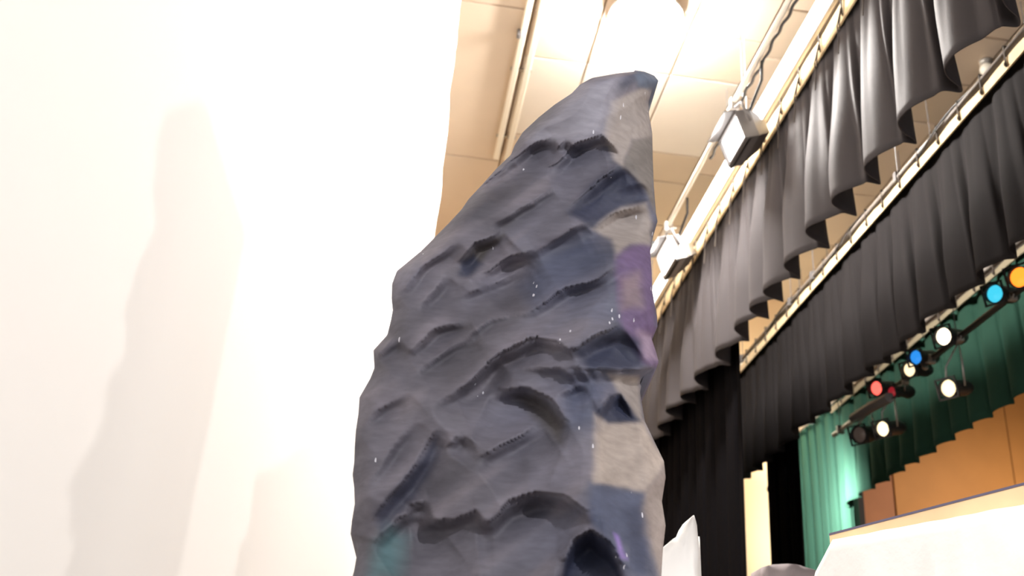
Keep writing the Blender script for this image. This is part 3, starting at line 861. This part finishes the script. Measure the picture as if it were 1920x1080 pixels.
for i in range(NR):
    for j in range(NCc):
        a = i * (NCc + 1) + j
        F.append((a, a + NCc + 1, a + NCc + 2, a + 1))
# keep the foot on the floor
V = [(a, b, max(0.0, c)) for a, b, c in V]
nF = len(V)
# back face
for z in rowz:
    xl, xr = interp(LP, z) + 0.03, interp(RP, z) - 0.0
    if xr - xl < 0.01: xr = xl + 0.01
    th = 0.50
    k = (RY + th) / RY
    for j in (0, 1):
        x = xl if j == 0 else xr
        V.append((x - ro.x + 0.02, RY + th - ro.y, max(0, z - 0.06) - ro.z)); CC.append(Vector((.1, .095, .11)))
W = NCc + 1
for i in range(NR):
    a, b = nF + 2 * i, nF + 2 * i + 2
    F.append((i * W, a, b, (i + 1) * W))
    F.append((i * W + NCc, (i + 1) * W + NCc, b + 1, a + 1))
    F.append((a, a + 1, b + 1, b))
F.append(tuple([nF, nF + 1] + [NCc - j for j in range(NCc + 1)]))
me = bpy.data.meshes.new('carved_foam')
me.from_pydata(V, [], F)
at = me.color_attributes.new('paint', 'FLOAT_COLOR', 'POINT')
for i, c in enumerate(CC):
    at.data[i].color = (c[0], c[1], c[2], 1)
me.update()
mr_ = bpy.data.materials.new('rock_paint'); mr_.use_nodes = True
nt = mr_.node_tree; b = nt.nodes['Principled BSDF']
b.inputs['Roughness'].default_value = 0.6; b.inputs['Specular IOR Level'].default_value = 0.3
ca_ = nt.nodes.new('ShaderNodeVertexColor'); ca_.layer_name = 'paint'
tc = nt.nodes.new('ShaderNodeTexCoord')
n1 = nt.nodes.new('ShaderNodeTexNoise'); n1.inputs['Scale'].default_value = 34; n1.inputs['Detail'].default_value = 5
mp = nt.nodes.new('ShaderNodeMapping'); mp.inputs['Rotation'].default_value = (0, R(42), 0); mp.inputs['Scale'].default_value = (0.5, 1, 1.8)
nt.links.new(tc.outputs['Object'], mp.inputs['Vector']); nt.links.new(mp.outputs['Vector'], n1.inputs['Vector'])
sc = nt.nodes.new('ShaderNodeMapRange'); sc.inputs['From Min'].default_value = .3; sc.inputs['From Max'].default_value = .7; sc.inputs['To Min'].default_value = .88; sc.inputs['To Max'].default_value = 1.12
nt.links.new(n1.outputs['Fac'], sc.inputs['Value'])
mu = nt.nodes.new('ShaderNodeVectorMath'); mu.operation = 'SCALE'
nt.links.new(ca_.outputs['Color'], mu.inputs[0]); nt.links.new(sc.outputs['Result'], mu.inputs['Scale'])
# worn white flecks, only in scattered clusters
vo = nt.nodes.new('ShaderNodeTexVoronoi'); vo.inputs['Scale'].default_value = 42
mp2 = nt.nodes.new('ShaderNodeMapping'); mp2.inputs['Scale'].default_value = (1.6, 1, 0.5)
nt.links.new(tc.outputs['Object'], mp2.inputs['Vector']); nt.links.new(mp2.outputs['Vector'], vo.inputs['Vector'])
lt = nt.nodes.new('ShaderNodeMath'); lt.operation = 'LESS_THAN'; lt.inputs[1].default_value = 0.17
nt.links.new(vo.outputs['Distance'], lt.inputs[0])
n3 = nt.nodes.new('ShaderNodeTexNoise'); n3.inputs['Scale'].default_value = 9; n3.inputs['Detail'].default_value = 2
nt.links.new(tc.outputs['Object'], n3.inputs['Vector'])
gt = nt.nodes.new('ShaderNodeMath'); gt.operation = 'GREATER_THAN'; gt.inputs[1].default_value = 0.655
nt.links.new(n3.outputs['Fac'], gt.inputs[0])
ml_ = nt.nodes.new('ShaderNodeMath'); ml_.operation = 'MULTIPLY'
nt.links.new(lt.outputs[0], ml_.inputs[0]); nt.links.new(gt.outputs[0], ml_.inputs[1])
ml2 = nt.nodes.new('ShaderNodeMath'); ml2.operation = 'MULTIPLY'; ml2.inputs[1].default_value = 0.75
nt.links.new(ml_.outputs[0], ml2.inputs[0])
mxx = nt.nodes.new('ShaderNodeMix'); mxx.data_type = 'RGBA'
nt.links.new(ml2.outputs[0], mxx.inputs['Factor']); nt.links.new(mu.outputs['Vector'], mxx.inputs['A']); mxx.inputs['B'].default_value = (.8, .8, .88, 1)
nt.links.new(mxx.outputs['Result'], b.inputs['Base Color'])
bp = nt.nodes.new('ShaderNodeBump'); bp.inputs['Strength'].default_value = 0.2; bp.inputs['Distance'].default_value = 0.006
nt.links.new(n1.outputs['Fac'], bp.inputs['Height']); nt.links.new(bp.outputs['Normal'], b.inputs['Normal'])
link('carved_foam', me, mr_, rock, True)
bm = bmesh.new(); add_box(bm, (-0.35, 0.12, 0.0), (0.35, 0.36, 0.05)); bm_obj('base_board', bm, M_ply, rock)
bm = bmesh.new(); add_tube(bm, [(0.1, 0.30, 1.6), (0.1, 0.95, 0.03)], 0.025, 6); bm_obj('brace', bm, M_ply, rock)

# ------------------------------------------------------------------ other set pieces along the bottom
def slab(name, outline, y, thick, m, label, cat, seed, floorx=None, rough=0.02, turn=0.0, bulge=0.05):
    """carved slab: outline in pixels (left to right over the top) standing at depth y, down to the floor"""
    pts = [atY(px, py, y) for px, py in outline]
    c = sum((p.x for p in pts)) / len(pts)
    t = empty(name, (c, y, 0), label, cat)
    top = [(p.x - c, p.z) for p in pts]
    V, F = [], []
    N = 60
    xs_ = [top[0][0] + (top[-1][0] - top[0][0]) * i / N for i in range(N + 1)]
    def hz(x):
        for (xa, za), (xb, zb) in zip(top, top[1:]):
            if xa <= x <= xb: return za + (zb - za) * ((x - xa) / (xb - xa) if xb > xa else 0)
        return top[-1][1]
    NV_ = 40
    for side in (0, 1):
        for i, x in enumerate(xs_):
            zt = hz(x)
            for k in range(NV_ + 1):
                v = k / NV_
                z = zt * (1 - v)
                yy = (0 if side == 0 else thick)
                n = noise.noise(Vector((x * 5 + z * 2, z * 6, seed))) + 0.5 * noise.noise(Vector((x * 14, z * 12 + x * 5, seed + 3)))
                e = min(i, N - i) / N
                roundness = (1 - min(1, e * 6)) ** 2
                yy += (-1 if side == 0 else 1) * (n * rough + bulge * (1 - roundness) - bulge)
                wx = 0.02 * noise.noise(Vector((z * 8, i / N * 2, seed))) * (1 if 0 < k else 0)
                V.append((x + wx + turn * 0, yy + turn * x, z))
    S = (N + 1) * (NV_ + 1)
    for side in (0, 1):
        for i in range(N):
            for k in range(NV_):
                a = side * S + i * (NV_ + 1) + k
                q = (a, a + 1, a + NV_ + 2, a + NV_ + 1)
                F.append(q if side == 0 else q[::-1])
    for i in range(N):
        a, b_ = i * (NV_ + 1), (i + 1) * (NV_ + 1)
        F.append((a, b_, b_ + S, a + S))
        F.append((a + NV_, a + NV_ + S, b_ + NV_ + S, b_ + NV_))
    for i in (0, N):
        for k in range(NV_):
            a = i * (NV_ + 1) + k
            q = (a, a + S, a + 1 + S, a + 1)
            F.append(q if i == 0 else q[::-1])
    mesh('carved_body', V, F, m, t, True)
    bm = bmesh.new(); w = (top[-1][0] - top[0][0])
    add_box(bm, (-w * 0.4, thick * 0.3, 0), (w * 0.4, thick + 0.25, 0.04)); 
    for v in bm.verts: v.co.y += turn * v.co.x
    bm_obj('base_board', bm, M_ply, t)
    return t
slab('iceberg_prop', [(1200, 1050), (1225, 1035), (1248, 1023), (1262, 1010), (1284, 996), (1292, 978), (1301, 964), (1308, 985), (1309, 1005), (1317, 1002), (1319, 1016), (1315, 1035), (1319, 1060), (1321, 1075)], 4.2, 0.15, M_ice,
     'white pointed iceberg peak before the wide black leg', 'iceberg', 4)
slab('boulder_prop', [(1423, 1075), (1430, 1062), (1450, 1058), (1475, 1057), (1500, 1060), (1520, 1066), (1545, 1075)], 5.2, 0.2, M_greyrock,
     'low grey boulder top between the cream strip and the big white iceberg', 'stage rock', 9)

# tall plywood flat with white iceberg front, lower right
A_ = Vector((1.50, 3.50)); B_ = Vector((1.86, 2.52))
e = (B_ - A_).normalized(); nn = Vector((-abs(e.y), -abs(e.x))); nn.normalize()
ZF = 0.946 + EYE
t = empty('iceberg_flat', ((A_.x + B_.x) / 2, (A_.y + B_.y) / 2, 0), 'big white iceberg flat with a bare plywood top edge at lower right', 'iceberg')
def flatbox(name, s0, s1, d0, d1, z0, z1, m, parent):
    V = []
    for z in (z0, z1):
        for s, d in ((s0, d0), (s1, d0), (s1, d1), (s0, d1)):
            p = A_ + e * s + nn * d
            V.append((p.x - t.location.x, p.y - t.location.y, z))
    return mesh(name, V, [(3, 2, 1, 0), (4, 5, 6, 7), (0, 1, 5, 4), (1, 2, 6, 5), (2, 3, 7, 6), (3, 0, 4, 7)], m, parent)
LF = (B_ - A_).length
flatbox('plywood_sheet', 0, LF, -0.02, 0.0, 0.0, ZF, M_ply, t)
flatbox('edge_strip', 0.0, LF, -0.022, 0.002, ZF, ZF + 0.007, mat('edge_fringe', (0.12, 0.11, 0.17), 0.6, 0.3), t)  # added dark violet line imitating lens colour fringing along the top
flatbox('foam_block', LF * 0.80, LF * 0.98, -0.05, 0.03, ZF + 0.007, ZF + 0.045, M_ice, t)
flatbox('frame_rail', 0, LF, -0.09, -0.02, 0.0, 0.07, M_ply, t)
# carved white front
V, F = [], []
N, K = 70, 60
for side in (0, 1):
    for i in range(N + 1):
        s = -0.03 + (LF + 0.03) * i / N
        fz = ZF - 0.030 - 0.050 * (s / LF) + 0.003 * noise.noise(Vector((s * 12, 0, 2)))
        if s < 0.06: fz -= (0.06 - s) * 1.1
        for k in range(K + 1):
            z = fz * (1 - k / K)
            n = noise.noise(Vector((s * 6, z * 6, 5))) + .5 * noise.noise(Vector((s * 15, z * 13, 8)))
            d = 0.0 if side else 0.045 + 0.012 * n * min(1, (fz - z) * 6) + 0.03 * min(1, (fz - z) * 4)
            sx = s - 0.10 * min(1, max(0, (fz - z)) * 2.5) * (1 - i / N)
            p = A_ + e * sx + nn * (d + 0.001)
            V.append((p.x - t.location.x, p.y - t.location.y, z))
S = (N + 1) * (K + 1)
for side in (0, 1):
    for i in range(N):
        for k in range(K):
            a = side * S + i * (K + 1) + k
            q = (a, a + 1, a + K + 2, a + K + 1)
            F.append(q if side == 0 else q[::-1])
for i in range(N):
    a, b_ = i * (K + 1), (i + 1) * (K + 1)
    F.append((a, b_, b_ + S, a + S)); F.append((a + K, a + K + S, b_ + K + S, b_ + K))
for i in (0, N):
    for k in range(K):
        a = i * (K + 1) + k
        q = (a, a + S, a + 1 + S, a + 1)
        F.append(q if i == 0 else q[::-1])
mesh('white_front', V, F, M_ice, t, True)
